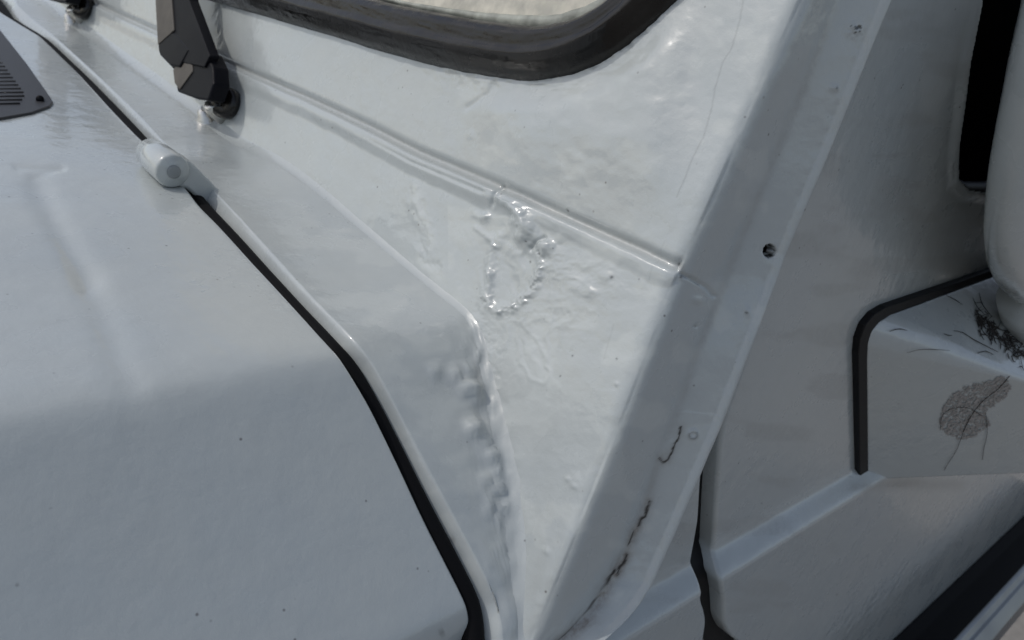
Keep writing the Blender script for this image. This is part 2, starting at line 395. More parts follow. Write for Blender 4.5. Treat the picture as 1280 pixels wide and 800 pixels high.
# weld lumps (shared by cowl and frame so that they meet)
LUMPS = [(545, 462, 9, 7, .0010), (568, 470, 9, 8, .0014), (586, 462, 8, 6, .0012), (588, 486, 13, 9, .0030), (597, 500, 9, 6, .0008), (592, 536, 11, 12, .0028), (604, 552, 8, 8, .0010), (615, 570, 10, 9, .0018), (622, 590, 9, 9, .0012), (606, 598, 7, 5, .0008), (625, 612, 8, 6, .0013), (612, 628, 6, 5, .0008), (628, 634, 7, 6, .0015), (625, 655, 4, 4, .0009), (598, 444, 6, 12, .0010), (607, 640, 8, 5, .0005), (640, 770, 14, 30, .0008)]
PITS = [(600, 515, 8, 6, .0014), (628, 628, 2.5, 2.5, .0012), (634, 583, 4, 4, .0009), (560, 485, 12, 8, .0006), (622, 752, 14, 22, .0022), (640, 735, 8, 16, .0012)]
def lumps(px, py):
    h = 0
    wx = px + 5 * fbm(px / 14, py / 14, 11, 3); wy = py + 5 * fbm(px / 14, py / 14, 23, 3)
    for x, y, rx, ry, a in LUMPS: h = h + 2.6 * a * np.exp(-(((wx - x) / rx) ** 2 + ((wy - y) / ry) ** 2) ** 1.3)
    for x, y, rx, ry, a in PITS: h = h - a * gauss(wx, wy, x, y, rx, ry)
    band = np.exp(-(segdist(px, py, [(596, 415), (602, 470), (606, 540), (624, 620), (632, 700)]) / 24) ** 2)
    h = h + band * (0.0019 * fbm(px / 13, py / 13, 5, 4))
    return h
JF = np.array(J_px, float)
def cowl_disp(px, py, P):
    h = lumps(px, py) + 0.0008 * fbm(px / 120, py / 90, 31, 3) * sm(5, 35, segdist(px, py, J_px))
    mask = sm(0.0, 0.01, P[..., 0] - 0)  # everywhere
    return h * mask
def cowl_wear(px, py, P):
    w = np.zeros(P.shape)
    w[..., 0] = 0.75 * (np.exp(-(segdist(px, py, [(610, 773), (609.5, 775)]) / 1.2) ** 2))
    sc_ = np.exp(-(segdist(px, py, [(563, 672), (558, 690), (565, 708)]) / 6) ** 2) * (vnoise(px / 2, py / 9, 2) > 0.05)
    w[..., 1] = 0.7 * sc_ + 0.25 * np.exp(-((px - 598) / 6) ** 2 - ((py - 470) / 40) ** 2)
    w[..., 2] = 0.9 * sm(0.05, 0.3, fbm(px / 60, py / 18, 9, 4)) * sm(300, 420, px)
    return w
cowl = surf('cowl_panel', rows, PAINT, car, flip=False, disp=cowl_disp, wearf=cowl_wear)

# black strip added in the channel to stand in for the gap's shade
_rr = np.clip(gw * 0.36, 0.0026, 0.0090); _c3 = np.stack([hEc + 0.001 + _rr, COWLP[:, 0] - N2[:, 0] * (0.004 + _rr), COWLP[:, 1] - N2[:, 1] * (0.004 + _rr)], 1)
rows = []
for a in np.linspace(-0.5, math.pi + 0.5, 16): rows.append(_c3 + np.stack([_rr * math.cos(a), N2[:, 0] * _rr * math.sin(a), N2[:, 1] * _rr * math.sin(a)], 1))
surf('gap_shade_strip', np.array(rows), BLACK, car, flip=True)

# ================================================================== WINDSCREEN FRAME (front face, pillar side and door-seal flange in one pressed surface)
SE_px = [(150, 20), (220, 52), (293, 84), (380, 122), (459, 159), (521, 191), (600, 224), (654, 247), (687, 263), (746, 290), (802, 315), (852, 340)]
SE = np.array([onW(x, y) for x, y in SE_px]); o_ = np.argsort(SE[:, 1]); SEy, SEz = SE[o_, 1], SE[o_, 2]
print('seam', np.round(SE, 3).tolist())
R_px = [(1110, -130), (1076, -60), (1050, 0), (986, 156), (947, 250), (905, 357), (874, 436), (849, 510), (824, 577), (807, 630), (782, 695), (752, 750), (722, 785), (680, 815), (640, 850), (580, 930)]
F_px = [(1168, -130), (1138, -60), (1112, 0), (1045, 168), (971, 347), (900, 531), (868, 606), (838, 676), (812, 735), (790, 772), (762, 797), (730, 822), (690, 850), (620, 920)]
def sidey(P): return P[1] - (yE_of(P[2]) - 0.000)
R3 = np.array([solve(x, y, sidey) for x, y in R_px])
def yF_of(z): return float(np.interp(z, [-0.6, -0.42, -0.15, 1], [0.236, 0.240, 0.266, 0.268]))
F3 = np.array([solve(x, y, lambda P: P[1] - yF_of(P[2])) for x, y in F_px])
print('R', np.round(R3, 3).tolist()); print('F', np.round(F3, 3).tolist())
def zfun(A, k):
    o = np.argsort(A[:, 2]); return lambda z: np.interp(z, A[o, 2], A[o, k])
xR = zfun(R3, 0); xFf = zfun(F3, 0)
zt = 0.30
zr = np.r_[np.linspace(zt, 0.075, 12), np.arange(0.072, -0.14, -0.0011), np.arange(-0.14, -0.27, -0.0008), np.arange(-0.27, -0.40, -0.0011), np.linspace(-0.401, -0.62, 60)]
nz_ = len(zr)
Es = np.stack([g_of(zr), np.array([yE_of(z) for z in zr])], 1)
xRv = xR(zr); xFv = xFf(zr)
top = zr > R3[0, 2]; xRv = np.where(top, R3[0, 0] + k1 * (zr - R3[0, 2]), xRv)
top = zr > F3[0, 2]; xFv = np.where(top, F3[0, 0] + k1 * (zr - F3[0, 2]), xFv)
xRv = smooth1(xRv, 8); xFv = smooth1(xFv, 8)
Rs = np.stack([np.maximum(xRv, Es[:, 0] + 0.014), Es[:, 1] - 0.000], 1)
Fs = np.stack([np.maximum(xFv, Rs[:, 0] - 0.004), np.array([yF_of(z) for z in zr])], 1)
def corner(A, B, D, r, n):
    """rounded corner at B between A-B and B-D: quadratic-ish arc, per row"""
    u = A - B; lu = np.linalg.norm(u, axis=1, keepdims=True); v = D - B; lv = np.linalg.norm(v, axis=1, keepdims=True)
    r1 = np.minimum(r, 0.45 * np.minimum(lu, lv)); a = B + u / lu * r1; b = B + v / lv * r1
    return [a * (1 - t) ** 2 + 2 * B * t * (1 - t) + b * t ** 2 for t in np.linspace(0, 1, n)]
far = np.r_[np.geomspace(2.3, 0.80, 130)]
near = np.r_[np.arange(0.798, 0.49, -0.0012), np.arange(0.489, 0.302, -0.0008)]
cols = []
A0 = np.stack([Es[:, 0], np.full(nz_, 2.3)], 1)
Efil = corner(A0, Es, Rs, 0.014, 20)
ya = Efil[0][:, 1]
for y in np.r_[far, near]: cols.append(np.stack([Es[:, 0], np.maximum(np.full(nz_, y), ya + 0.0005)], 1))
last = cols[-1]
for t in np.linspace(0, 1, 12)[1:-1]: cols.append(last * (1 - t) + Efil[0] * t)
cols += Efil
Rfil = corner(Es, Rs, Fs, 0.006, 9)
for t in np.linspace(0, 1, 22)[1:-1]: cols.append(Efil[-1] * (1 - t) + Rfil[0] * t)
cols += Rfil
# flange face then rolled rim
d = Fs - Rs; d /= np.linalg.norm(d, axis=1, keepdims=True); nrm = np.stack([-d[:, 1] * -1, -d[:, 0]], 1)   # towards the front / outside
nrm = np.stack([d[:, 1], -d[:, 0]], 1); nrm *= np.sign(-nrm[:, :1] + 1e-9) * 1.0
Fin = Fs - d * 0.007
for t in np.linspace(0, 1, 26)[1:]: cols.append(Rfil[-1] * (1 - t) + Fin * t)
# rim: slightly raised bead turning back
rr = 0.0016
for a in np.linspace(0, 1, 14)[1:]:
    ang = a * math.pi * 1.35
    cols.append(Fs - d * 0.0035 + nrm * (0.0030 + 0) * math.sin(min(a * 2.2, 1) * math.pi / 2) + d * rr * 1.5 * (1 - math.cos(ang)) * 0.9 - nrm * rr * max(0, ang - 1.2) * 0.75 - d * 0.0035 * (1 - min(1, a * 3)))
cols.append(cols[-1] - nrm * 0.004 - d * 0.001); cols.append(cols[-1] - nrm * 0.004 - d * 0.010)
cols = np.array(cols)                                    # [nc, nz, 2]
P = np.concatenate([cols, np.broadcast_to(zr, cols.shape[:2])[..., None]], -1)
RING = [(621, 292), (613, 320), (606, 345), (601, 365), (606, 380), (622, 391), (640, 388), (655, 374), (668, 366), (675, 345), (676, 325), (679, 308)]
LEFTB = [(621, 292), (613, 320), (606, 345), (601, 365), (606, 382), (622, 392)]
BLOB = [(628, 248), (645, 258), (660, 272), (668, 288), (664, 300)]
TEAR = [(652, 402), (648, 430), (652, 455), (664, 474), (680, 481), (688, 470), (684, 450), (670, 425), (656, 408)]
OUTER_SEAL = [(60, -70), (160, -32), (262, 1), (396, 40), (480, 66), (562, 88), (620, 100), (660, 104), (700, 100), (750, 83), (800, 50), (850, 0), (880, -40), (930, -130), (960, -200)]
def frame_disp(px, py, P):
    y, z = P[..., 1], P[..., 2]
    i_front = (np.arange(P.shape[0])[:, None] < len(far) + len(near) + 10 + 9)
    s = np.interp(y, SEy, SEz) - z                        # metres below the groove line
    lipA = np.interp(px, [250, 330, 430, 520, 612, 625, 640, 700, 850], [.0010, .0022, .0034, .0046, .0052, .0030, .0034, .0026, .0018])
    wob = 0.0010 * fbm(px / 30, py * 0 + 1.5, 6, 3)
    lipw = np.interp(px, [300, 600, 660, 850], [.016, .016, .012, .012])
    lip = lipA * sm(0.0, 0.004, s + wob) * (1 - sm(lipw * 0.55, lipw * 1.3, s + 2 * wob))
    groove = -0.0042 * np.exp(-((s + 0.0018) / 0.0036) ** 2)
    dbl = -0.0011 * np.exp(-((s - lipw * 0.55) / 0.0017) ** 2) * sm(430, 520, px) * (1 - sm(605, 618, px))
    notch = -0.0022 * np.exp(-((px - 625 + (py - 243) * .4) / 3.0) ** 2) * sm(-0.004, 0.0, s) * (1 - sm(0.012, 0.018, s))
    edge = 1 - 0.0 * px
    f = (lip + groove + dbl + notch) * edge
    # paint blisters and bodged filler below the seam
    wx = px + 3 * fbm(px / 9, py / 9, 41, 3) + 3 * vnoise(px / 26, py / 26, 43); wy = py + 3 * fbm(px / 9, py / 9, 52, 3) + 3 * vnoise(px / 26, py / 26, 53)
    db = segdist(px, py, [(628, 388), (640, 384), (650, 376), (664, 366), (671, 352), (676, 334), (676, 318)])
    f = f + 0.0019 * np.exp(-(segdist(wx, wy, [(628, 388), (640, 384), (650, 376), (664, 366), (671, 352), (676, 334), (676, 318)]) / 5.5) ** 2) + 0.0022 * fbm(px / 4.2, py / 4.2, 8, 2) * np.exp(-(db / 6) ** 2)
    dl = segdist(wx, wy, [(626, 296), (617, 314), (612, 334), (613, 350), (607, 368), (612, 382), (628, 388)])
    f = f + 0.0017 * np.exp(-(dl / 6.5) ** 2) * (1 + 0.9 * fbm(px / 9, py / 9, 18, 3)) + 0.0022 * fbm(px / 4.5, py / 4.5, 28, 2) * gauss(px, py, 609, 374, 10, 12)
    f = f + 0.0024 * gauss(wx, wy, 613, 346, 4.5, 8, 0) + 0.0006 * np.exp(-(segdist(wx, wy, [(594, 284), (604, 292), (613, 297), (621, 308)]) / 3.0) ** 2) + .0016 * gauss(wx, wy, 606, 272, 8, 5)
    for x, y_, rr_, a in [(628, 251, 5, .0022), (637, 256, 6, .0028), (646, 262, 7, .0034), (654, 270, 9, .0042), (660, 280, 11, .0050), (664, 291, 11, .0042), (654, 300, 8, .0034), (683, 309, 9, .0038), (675, 306, 6, .0016)]:
        f = f + 1.1 * a * gauss(wx, wy, x, y_, rr_)
    f = f - 0.0022 * np.exp(-(segdist(wx, wy, [(664, 312), (671, 305), (682, 298)]) / 2.6) ** 2)
    f = f + 0.0012 * fbm(wx / 24, wy / 24, 201, 2) * gauss(px, py, 650, 335, 60, 60)
    f = f - 0.0016 * gauss(px, py, 641, 340, 22, 34, 10) - 0.0014 * gauss(px, py, 655, 318, 8, 18, -25)
    f = f + 0.0004 * np.exp(-(np.abs(segdist(wx, wy, TEAR)) / 3.0) ** 2) + .0006 * gauss(px, py, 668, 450, 12, 22, -25)
    # blister field to the right of the ring, wrinkles on the left
    m = gauss(px, py, 735, 345, 60, 26, 15) + 0.8 * gauss(px, py, 700, 320, 20, 30) + 0.7 * gauss(px, py, 640, 395, 60, 16) + 0.8 * gauss(px, py, 636, 275, 22, 24) + .5 * gauss(px, py, 700, 400, 50, 40)
    rn = np.abs(fbm(px / 26 + 0.6 * fbm(px / 30, py / 30, 3, 2), py / 18, 61, 4))
    f = f + np.minimum(m, 1.2) * 0.0027 * (0.35 - rn) * 0.55
    m2 = np.exp(-(segdist(px, py, [(519, 240), (528, 275), (536, 300), (526, 322), (548, 335)]) / 11) ** 2)
    f = f + m2 * 0.0016 * (fbm(px / 9, py / 15, 71, 3) + 0.3)
    for x, y_, r, a in [(760, 345, 7, .0009), (738, 366, 8, .0013), (722, 362, 7, .0008), (618, 308, 4, .0014), (612, 298, 5, .0012), (607, 272, 6, .0018), (594, 268, 5, .0010), (772, 480, 2.5, .0007), (717, 607, 3, .0010), (709, 598, 3, .0010), (685, 688, 3.5, .0011), (716, 600, 9, .0004), (590, 170, 4, .0006), (700, 300, 5, .0008), (803, 355, 9, .0006)]:
        f = f + a * gauss(wx, wy, x, y_, r)
    rid = 1 - 2 * np.abs(vnoise(px / 17 + .8 * vnoise(px / 12, py / 12, 5), py / 30 + .8 * vnoise(px / 14, py / 14, 7), 63))
    mm_ = gauss(px, py, 650, 350, 62, 80, 0) + .6 * gauss(px, py, 672, 440, 34, 50)
    f = f + np.minimum(mm_, 1) * 0.0009 * sm(0.45, 1.0, rid) * (vnoise(px / 25, py / 25, 3) + .5)
    f = f + lumps(px, py) * (px < 720)
    # wrinkle just under the rubber seal
    ds = segdist(px, py, OUTER_SEAL)
    f = f + 0.0022 * np.exp(-(ds / 16) ** 2) * sm(520, 640, px) * (1 - sm(800, 870, px)) * (1 + 0.5 * fbm(px / 16, py / 7, 81, 3))
    f = f + (ds < 60) * sm(500, 560, px) * (1 - sm(610, 640, px)) * 0.0011 * fbm(px / 10, py / 12, 85, 3) * np.exp(-(ds / 22) ** 2)
    f = f - 0.0010 * np.exp(-(segdist(px, py, [(620, 106), (612, 118), (585, 135)]) / 3.5) ** 2)
    f = f + sm(570, 670, px) * (1 - sm(810, 880, px)) * 0.0085 * sm(0, 44, ds) * (1 - sm(60, 230, ds)) * (1 + .16 * fbm(px / 55, py / 38, 87, 3))
    # broad hand-beaten waviness
    f = f + 0.0020 * fbm(px / 150, py / 120, 91, 2) * (y < 0.9) * sm(8, 45, segdist(px, py, J_px)) + 0.00035 * fbm(px / 24, py / 20, 95, 3) * (px > 450)
    h = np.where(i_front, f, 0)
    # pillar side + flange
    h2 = 0.0005 * fbm(px / 60, py / 60, 101, 3)
    h2 = h2 - 0.0016 * np.exp(-(segdist(px, py, [(852, 343), (866, 349), (884, 360), (892, 370)]) / 2.6) ** 2) + 0.0012 * gauss(px, py, 873, 375, 9, 5, 10)
    h2 = h2 + 0.0011 * gauss(px, py, 818, 402, 4, 9, 25) - 0.0012 * gauss(px, py, 870, 408, 3, 2.5)
    h2 = h2 + 0.0012 * gauss(px, py, 1043, 110, 5, 4, 0) + 0.0011 * gauss(px, py, 934, 389, 3, 6, -10)
    h2 = h2 + 0.0015 * (0.5 + fbm(px / 3, py / 3, 15, 2)) * gauss(px, py, 1068, 38, 10, 8)
    h2 = h2 + 0.0011 * np.exp(-((np.hypot(px - 866, py - 543) - 5) / 1.6) ** 2) + 0.0014 * gauss(px, py, 833, 562, 6, 12, 20)
    rim = segdist(px, py, [tuple(p) for p in F_px])
    h2 = h2 + 0.0006 * fbm(px / 12, py / 22, 33, 4) * np.exp(-((rim - 12) / 7) ** 2)
    low = sm(640, 780, py) * np.exp(-(segdist(px, py, [tuple(p) for p in R_px]) / 26) ** 2)
    h2 = h2 + 0.0030 * low * fbm(px / 22, py / 22, 44, 4)
    dh = np.hypot((px - 962) / 8.2, (py - 314) / 9.2)
    h2 = np.where(dh < 1.0, -0.009 * sm(1.0, 0.75, dh), h2)
    h = np.where(~i_front, h2, h)
    return h
CRACKS = [([(852, 533), (849, 545), (843, 556), (839, 566), (834, 575), (829, 577), (825, 573)], 1.1), ([(812, 627), (809, 634), (806, 645), (800, 650), (798, 658)], 1.5), ([(783, 694), (781, 702), (775, 709), (772, 718)], 1.5), ([(768, 712), (763, 720), (761, 726)], 1.2), ([(792, 665), (786, 680)], 0.8)]
HAIR = [([(930, -5), (926, 22), (915, 60), (903, 78), (893, 110), (889, 135), (880, 170), (868, 195), (858, 222), (847, 247)], 0.62), ([(832, 300), (822, 322), (812, 350)], 0.25), ([(768, 405), (755, 450)], 0.25)]
def frame_wear(px, py, P):
    w = np.zeros(P.shape); wx = px + 2.2 * fbm(px / 5, py / 5, 14, 2); wy = py + 2.2 * fbm(px / 5, py / 5, 19, 2)
    r = 0
    for path, k in CRACKS: r = np.maximum(r, np.clip(1.6 * np.exp(-(segdist(wx, wy, path) / k) ** 2), 0, 1))
    r = np.maximum(r, np.clip(.25 + 1.2 * vnoise(px / 8, py / 8, 31), 0, .8) * np.exp(-(segdist(wx, wy, [(761, 726), (740, 757), (722, 778), (700, 797)]) / 1.3) ** 2))
    for path, k in HAIR: r = np.maximum(r, 0.24 * k / .62 * np.exp(-(segdist(px + .8 * fbm(px / 4, py / 4, 3, 2), py, path) / 0.9) ** 2))
    chip = ((vnoise(px / 2.6, py / 2.2, 77) > 0.12) * gauss(px, py, 1069, 35, 7, 6)) > 0.3
    r = np.maximum(r, chip * 0.9)
    r = np.maximum(r, 0.55 * np.exp(-((np.hypot(px - 866, py - 543) - 5) / 1.1) ** 2) * (py > 540))
    r = np.maximum(r, 1.0 * (np.hypot((px - 962) / 8, (py - 314) / 9) < 0.95))
    for x, y, k in [(766, 346, 1.8), (710, 263, 1.3), (771, 448, 1.3), (676, 318, 1.8), (852, 346, 2.4), (634, 583, 2), (870, 409, 1.6), (1046, 110, 1.8), (661, 327, 1.2), (933, 391, 1.6), (660, 303, 1), (848, 330, 1.5), (603, 550, 1), (716, 445, 1), (700, 470, 1)]:
        r = np.maximum(r, 0.85 * gauss(wx, wy, x, y, k))
    r = np.maximum(r, 0.5 * np.exp(-(segdist(px, py, [(852, 345), (862, 349), (874, 356)]) / 1.6) ** 2))
    w[..., 0] = r
    dR = segdist(px, py, [tuple(p) for p in R_px])
    st = 0.30 * np.exp(-((dR) / 5) ** 2) * sm(-50, 100, py) * (0.7 + 0.5 * fbm(px / 20, py / 20, 4, 3))
    st = st + sm(560, 720, py) * 0.55 * np.exp(-(dR / 9) ** 2) * (0.7 + fbm(px / 12, py / 12, 5, 3))
    st = st + sm(735, 800, py) * 0.7 * gauss(px, py, 728, 780, 36, 14, -38) * (0.7 + fbm(px / 9, py / 9, 5, 3))
    for path, k in CRACKS: st = st + 0.35 * np.exp(-(segdist(px, py, path) / 6) ** 2)
    st = st + 0.30 * np.exp(-((np.interp(P[..., 1], SEy, SEz) - P[..., 2] + .001) / .0025) ** 2) * (px < 856) * (P[..., 1] > 0.28)
    w[..., 1] = np.clip(st, 0, 0.9)
    ch = sm(0.06, 0.30, fbm(px / 45, py / 40, 66, 4)) * (0.8 * (px > 560) * (px < 960))
    ch = ch + 0.9 * np.exp(-(segdist(px, py, [(519, 235), (530, 275), (540, 300), (524, 325), (550, 345)]) / 7) ** 2) * (fbm(px / 12, py / 16, 6, 3) > -.1)
    w[..., 2] = np.clip(ch, 0, 1)
    return w
from math import inf
def inside(px, py, poly):
    r = np.zeros(px.shape, bool); n = len(poly)
    for i in range(n):
        x0, y0 = poly[i]; x1, y1 = poly[(i + 1) % n]
        c = ((y0 > py) != (y1 > py)); xx = (x1 - x0) * (py - y0) / ((y1 - y0) if y1 != y0 else 1e-9) + x0
        r ^= c & (px < xx)
    return r
O3 = np.array([onW(x, y) for x, y in OUTER_SEAL])
INNER = [(190, -90), (290, -52), (395, -22), (480, 0), (530, 11), (585, 21), (640, 29), (675, 32), (705, 29), (738, 19), (768, 0), (795, -28), (815, -60), (850, -130), (880, -200)]
I3 = np.array([onW(x, y, 0.004) for x, y in INNER])
Os = spline(O3, 160); Is = spline(I3, 160)
mid = Os * 0.6 + Is * 0.4
holey = np.vstack([mid[:, 1:], [[mid[-1, 1], 0.40], [3.0, 0.40], [3.0, mid[0, 2]]]])
def frame_keep(px, py, P):
    ins = inside(P[..., 1], P[..., 2], [tuple(p) for p in holey]) & (np.abs(P[..., 0] - g_of(P[..., 2])) < 0.02)
    # drop what lies buried under the cowl and far from it
    zc = np.interp(P[..., 1], COWLP[::-1, 0], COWLP[::-1, 1]); bur = (P[..., 2] < zc - 0.035) & (P[..., 1] > 0.34)
    return ~ins & ~bur
frame = surf('windscreen_frame', P, PAINT, car, flip=True, disp=frame_disp, wearf=frame_wear, keepf=frame_keep)

# fillet of sealer along the cowl crease
jp = spline(J3, 420); jpx, jpy = proj(jp)
rows = []
fr = np.where(jpy < 400, np.interp(jpx, [200, 330, 430, 590], [.012, .008, .0048, .0044]), np.interp(jpy, [400, 445, 600, 700, 760, 800, 870], [.0044, .008, .015, .012, .007, .004, .002])); fr = smooth1(fr, 6)
dj = np.gradient(jp, axis=0)
slopeT = np.interp(jp[:, 1], COWLP[::-1, 0], np.gradient(COWLP[::-1, 1], COWLP[::-1, 0]))
nc = np.stack([0 * slopeT, -slopeT, np.ones_like(slopeT)], 1); nc /= np.linalg.norm(nc, axis=1, keepdims=True)
gp = (g_of(jp[:, 2] + .002) - g_of(jp[:, 2] - .002)) / .004
nf = np.stack([-np.ones_like(gp), 0 * gp, gp], 1); nf /= np.linalg.norm(nf, axis=1, keepdims=True)
dj /= np.linalg.norm(dj, axis=1, keepdims=True)
a_dir = np.cross(nc, dj); a_dir *= np.sign(-(a_dir[:, :1])); b_dir = np.cross(nf, dj); b_dir *= np.sign((b_dir * nc).sum(1))[:, None]
for t in np.linspace(0, 1, 20):
    A = jp + a_dir * fr[:, None]; B = jp + b_dir * fr[:, None]
    rows.append(A * (1 - t) ** 2 + 2 * jp * t * (1 - t) + B * t ** 2 + (nc * (1 - t) + nf * t) * (0.0012 * math.sin(math.pi * t) - np.interp(jpx, [590, 612], [0.0001, 0.0012]))[:, None])
rows = np.array(rows)
fl = surf('sealer_fillet', rows, PAINT, car, flip=True, disp=lambda px, py, P: lumps(px, py) + 0.0002 * fbm(px / 14, py / 14, 5, 2) * (px > 400), wearf=nowear)

# ================================================================== WINDSCREEN SEAL + GLASS + DASH
nF = np.array([-1, 0, k1]); nF /= np.linalg.norm(nF)
us = np.linspace(0, 1, 40)
hs = np.interp(us, [0, .03, .10, .25, .38, .47, .52, .60, .75, .88, .96, 1.0], [-.002, .003, .007, .0115, .0140, .0135, .0122, .0124, .0125, .009, .004, -.004])
hs = smooth1(hs * 1.35, 2)
SP = np.array([Os * (1 - u) + Is * u + nF * h for u, h in zip(us, hs)])
seal = surf('window_seal', SP, RUBBER, car, flip=True, disp=lambda px, py, P: 0.0007 * fbm(px / 20, py / 20, 7, 4) + 0.0004 * (np.abs(vnoise(px / 4, py / 5, 9)) < .03))
inn = Is - nF * 0.003
gp_ = [inn[i] for i in range(0, 160, 4)] + [inn[-1] + np.array([0.06, 0, .25]), inn[0] + np.array([0.06, 0, .25])]
glass = prism('windscreen_glass', gp_, -nF * 0.005, GLASS, car, bevel=0)
ed = (Is - Os); ed /= np.linalg.norm(ed, axis=1, keepdims=True)
BEADM = mat('old_glazing_sealant', (0.30, 0.31, 0.27), 0.45, bump=0.8, bscale=150, var=0.4, vscale=70)
rows = [Is + ed * w_ + nF * h_ for w_, h_ in [(-.004, -.001), (0, .0015), (.004, .002), (.008, .0012), (.011, -.0015), (.012, -.004)]]
surf('glazing_bead', np.array(rows), BEADM, glass, flip=True, disp=lambda px, py, P: 0.0012 * fbm(px / 14, py / 14, 2, 3))
dz = I3[7, 2]
dash = hull('dashboard', [(x, y, z) for x in (I3[7, 0] + 0.03, I3[7, 0] + 0.55) for y in (0.36, 1.6) for z in (dz - 0.25, dz + 0.0)], CREAM, car, 0.01)

# ================================================================== BODY SIDE (door and wing)
YD = 0.276
za = float(pl(985, 632, (0, 1, 0), YD)[2]); zb = float(pl(985, 676, (0, 1, 0), YD - .020)[2])
print('strip', za, zb, pl(885, 735, (0, 1, 0), YD), pl(1080, 600, (0, 1, 0), YD))
def yside(z): return YD - 0.020 * sm(0, 1, np.clip((za - z) / (za - zb), 0, 1)) - 0.004 * sm(zb, -1.2, z)
zs = np.r_[np.linspace(0.32, 0.06, 40), np.linspace(0.058, -0.5, 360), np.linspace(-0.5, -1.0, 240)[1:]]
# door shut line, as x(z)
DL_px = [(925, 470), (905, 525), (900, 560), (896, 620), (893, 690), (897, 722), (904, 750), (905, 780), (912, 795), (935, 812)]
DL = np.array([solve(x, y, lambda P: P[1] - float(yside(P[2]))) for x, y in DL_px]); 
print('DL', np.round(DL, 3).tolist())
o_ = np.argsort(DL[:, 2]); dlx = np.interp(zs, DL[o_, 2], DL[o_, 0]); dlx = smooth1(np.maximum(dlx, np.interp(zs, F3[np.argsort(F3[:, 2]), 2], F3[np.argsort(F3[:, 2]), 0]) + 0.012 * (zs > -0.27)), 9)
FLP = [(886, 530), (877, 600), (874, 650), (871, 715), (876, 745), (884, 775), (880, 800), (878, 850)]
FL = np.array([solve(x, y, lambda P: P[1] - float(yside(P[2]))) for x, y in FLP]); o_ = np.argsort(FL[:, 2]); flx = smooth1(np.interp(zs, FL[o_, 2], FL[o_, 0]), 9)
print('FL', np.round(FL, 3).tolist())
# door
WIN = [(1236, -90), (1216, 0), (1204, 60), (1193, 150), (1188, 185), (1186, 212), (1188, 230), (1196, 240), (1212, 244), (1300, 252), (1500, 262), (1900, -100)]
WIN3 = [tuple(onY(x, y, YD)[[0, 2]]) for x, y in WIN[:-1]]; WIN3.append((WIN3[-1][0], 0.30)); WIN3[0] = (WIN3[1][0] + (WIN3[1][0] - WIN3[3][0]) * (0.30 - WIN3[1][1]) / (WIN3[1][1] - WIN3[3][1]), 0.30)
WIN3 = [(a - 0.012, b) for a, b in WIN3]; winp = spline(WIN3[:11], 200); winpoly = [tuple(p) for p in winp] + [WIN3[-1]]
xd = np.r_[np.linspace(0, 0.46, 260), np.linspace(0.465, 1.6, 80)]
P = np.zeros((len(xd) + 8, len(zs), 3))
for i in range(8):
    a = (7 - i) / 7 * math.pi / 2; r = 0.005
    P[i, :, 0] = dlx + r - r * math.sin(a); P[i, :, 1] = yside(zs) + r * (1 - math.cos(a)) + (0.015 if i == 0 else 0); P[i, :, 2] = zs
for i, x in enumerate(xd):
    P[8 + i, :, 0] = dlx + 0.0051 + x; P[8 + i, :, 1] = yside(zs); P[8 + i, :, 2] = zs
def wdist(P):
    d = np.full(P.shape[:2], 1e9); X, Z = P[..., 0], P[..., 2]; w = np.array(winpoly[::4] )
    return segdist(X, Z, w)
def door_disp(px, py, P):
    ins = inside(P[..., 0], P[..., 2], winpoly); dd = wdist(P)
    d = np.where(ins, -dd, dd)
    h = -0.005 * (1 - sm(-0.004, 0.055, d)) - 0.004 * (1 - sm(-0.006, 0.007, d)) + 0.0006 * fbm(P[..., 0] * 5, P[..., 2] * 5, 3, 2)
    return h
def door_keep(px, py, P):
    ins = inside(P[..., 0], P[..., 2], winpoly); return ~(ins & (wdist(P) > 0.008))
def side_marks(px, py, P):
    w = np.zeros(P.shape); w[..., 0] = 0.6 * gauss(px, py, 1046, 743, 1.3) + .5 * gauss(px, py, 952, 629, 1.2)
    w[..., 1] = 0.2 * sm(.1, .4, fbm(px / 80, py / 30, 4, 4)) + .35 * np.exp(-(segdist(px, py, [(1068, 610), (1120, 606), (1200, 606)]) / 7) ** 2)  # brown mottling, and a brown line just below the mirror base
    return w
# (0.33) open panels are closed by a folded-in lip and a solid back
door = surf('door', P, PAINT, car, flip=False, disp=door_disp, wearf=side_marks, keepf=door_keep)
tube('window_edge', np.array([(a, YD + 0.0085, b) for a, b in winp[:170]]), 0.0035, PAINT, door, 8)
# wing / scuttle side ahead of the door
xw = np.r_[np.linspace(0, 0.28, 60), np.linspace(0.3, 1.3, 20)]
P = np.zeros((len(xw) + 6, len(zs), 3)); zsw = np.where(zs > -0.12, -0.12, zs)
for i in range(6):
    a = (5 - i) / 5 * math.pi / 2; r = 0.004
    P[i, :, 0] = flx - r + r * math.sin(a); P[i, :, 1] = yside(zs) + r * (1 - math.cos(a)) + (0.02 if i == 0 else 0); P[i, :, 2] = zs
for i, x in enumerate(xw):
    P[6 + i, :, 0] = flx - 0.0041 - x; P[6 + i, :, 1] = yside(zs); P[6 + i, :, 2] = zs
def wing_keep(px, py, P):
    # only below / behind the pillar flange, and below the hood edge further forward
    xf = np.interp(P[..., 2], zr[::-1], Fs[::-1, 0]) - 0.012
    return ((P[..., 0] > xf + 0.018) & (P[..., 2] < -0.27)) | (P[..., 2] < -0.50)
wing = surf('front_wing', P, PAINT, car, flip=True, wearf=side_marks, keepf=wing_keep)
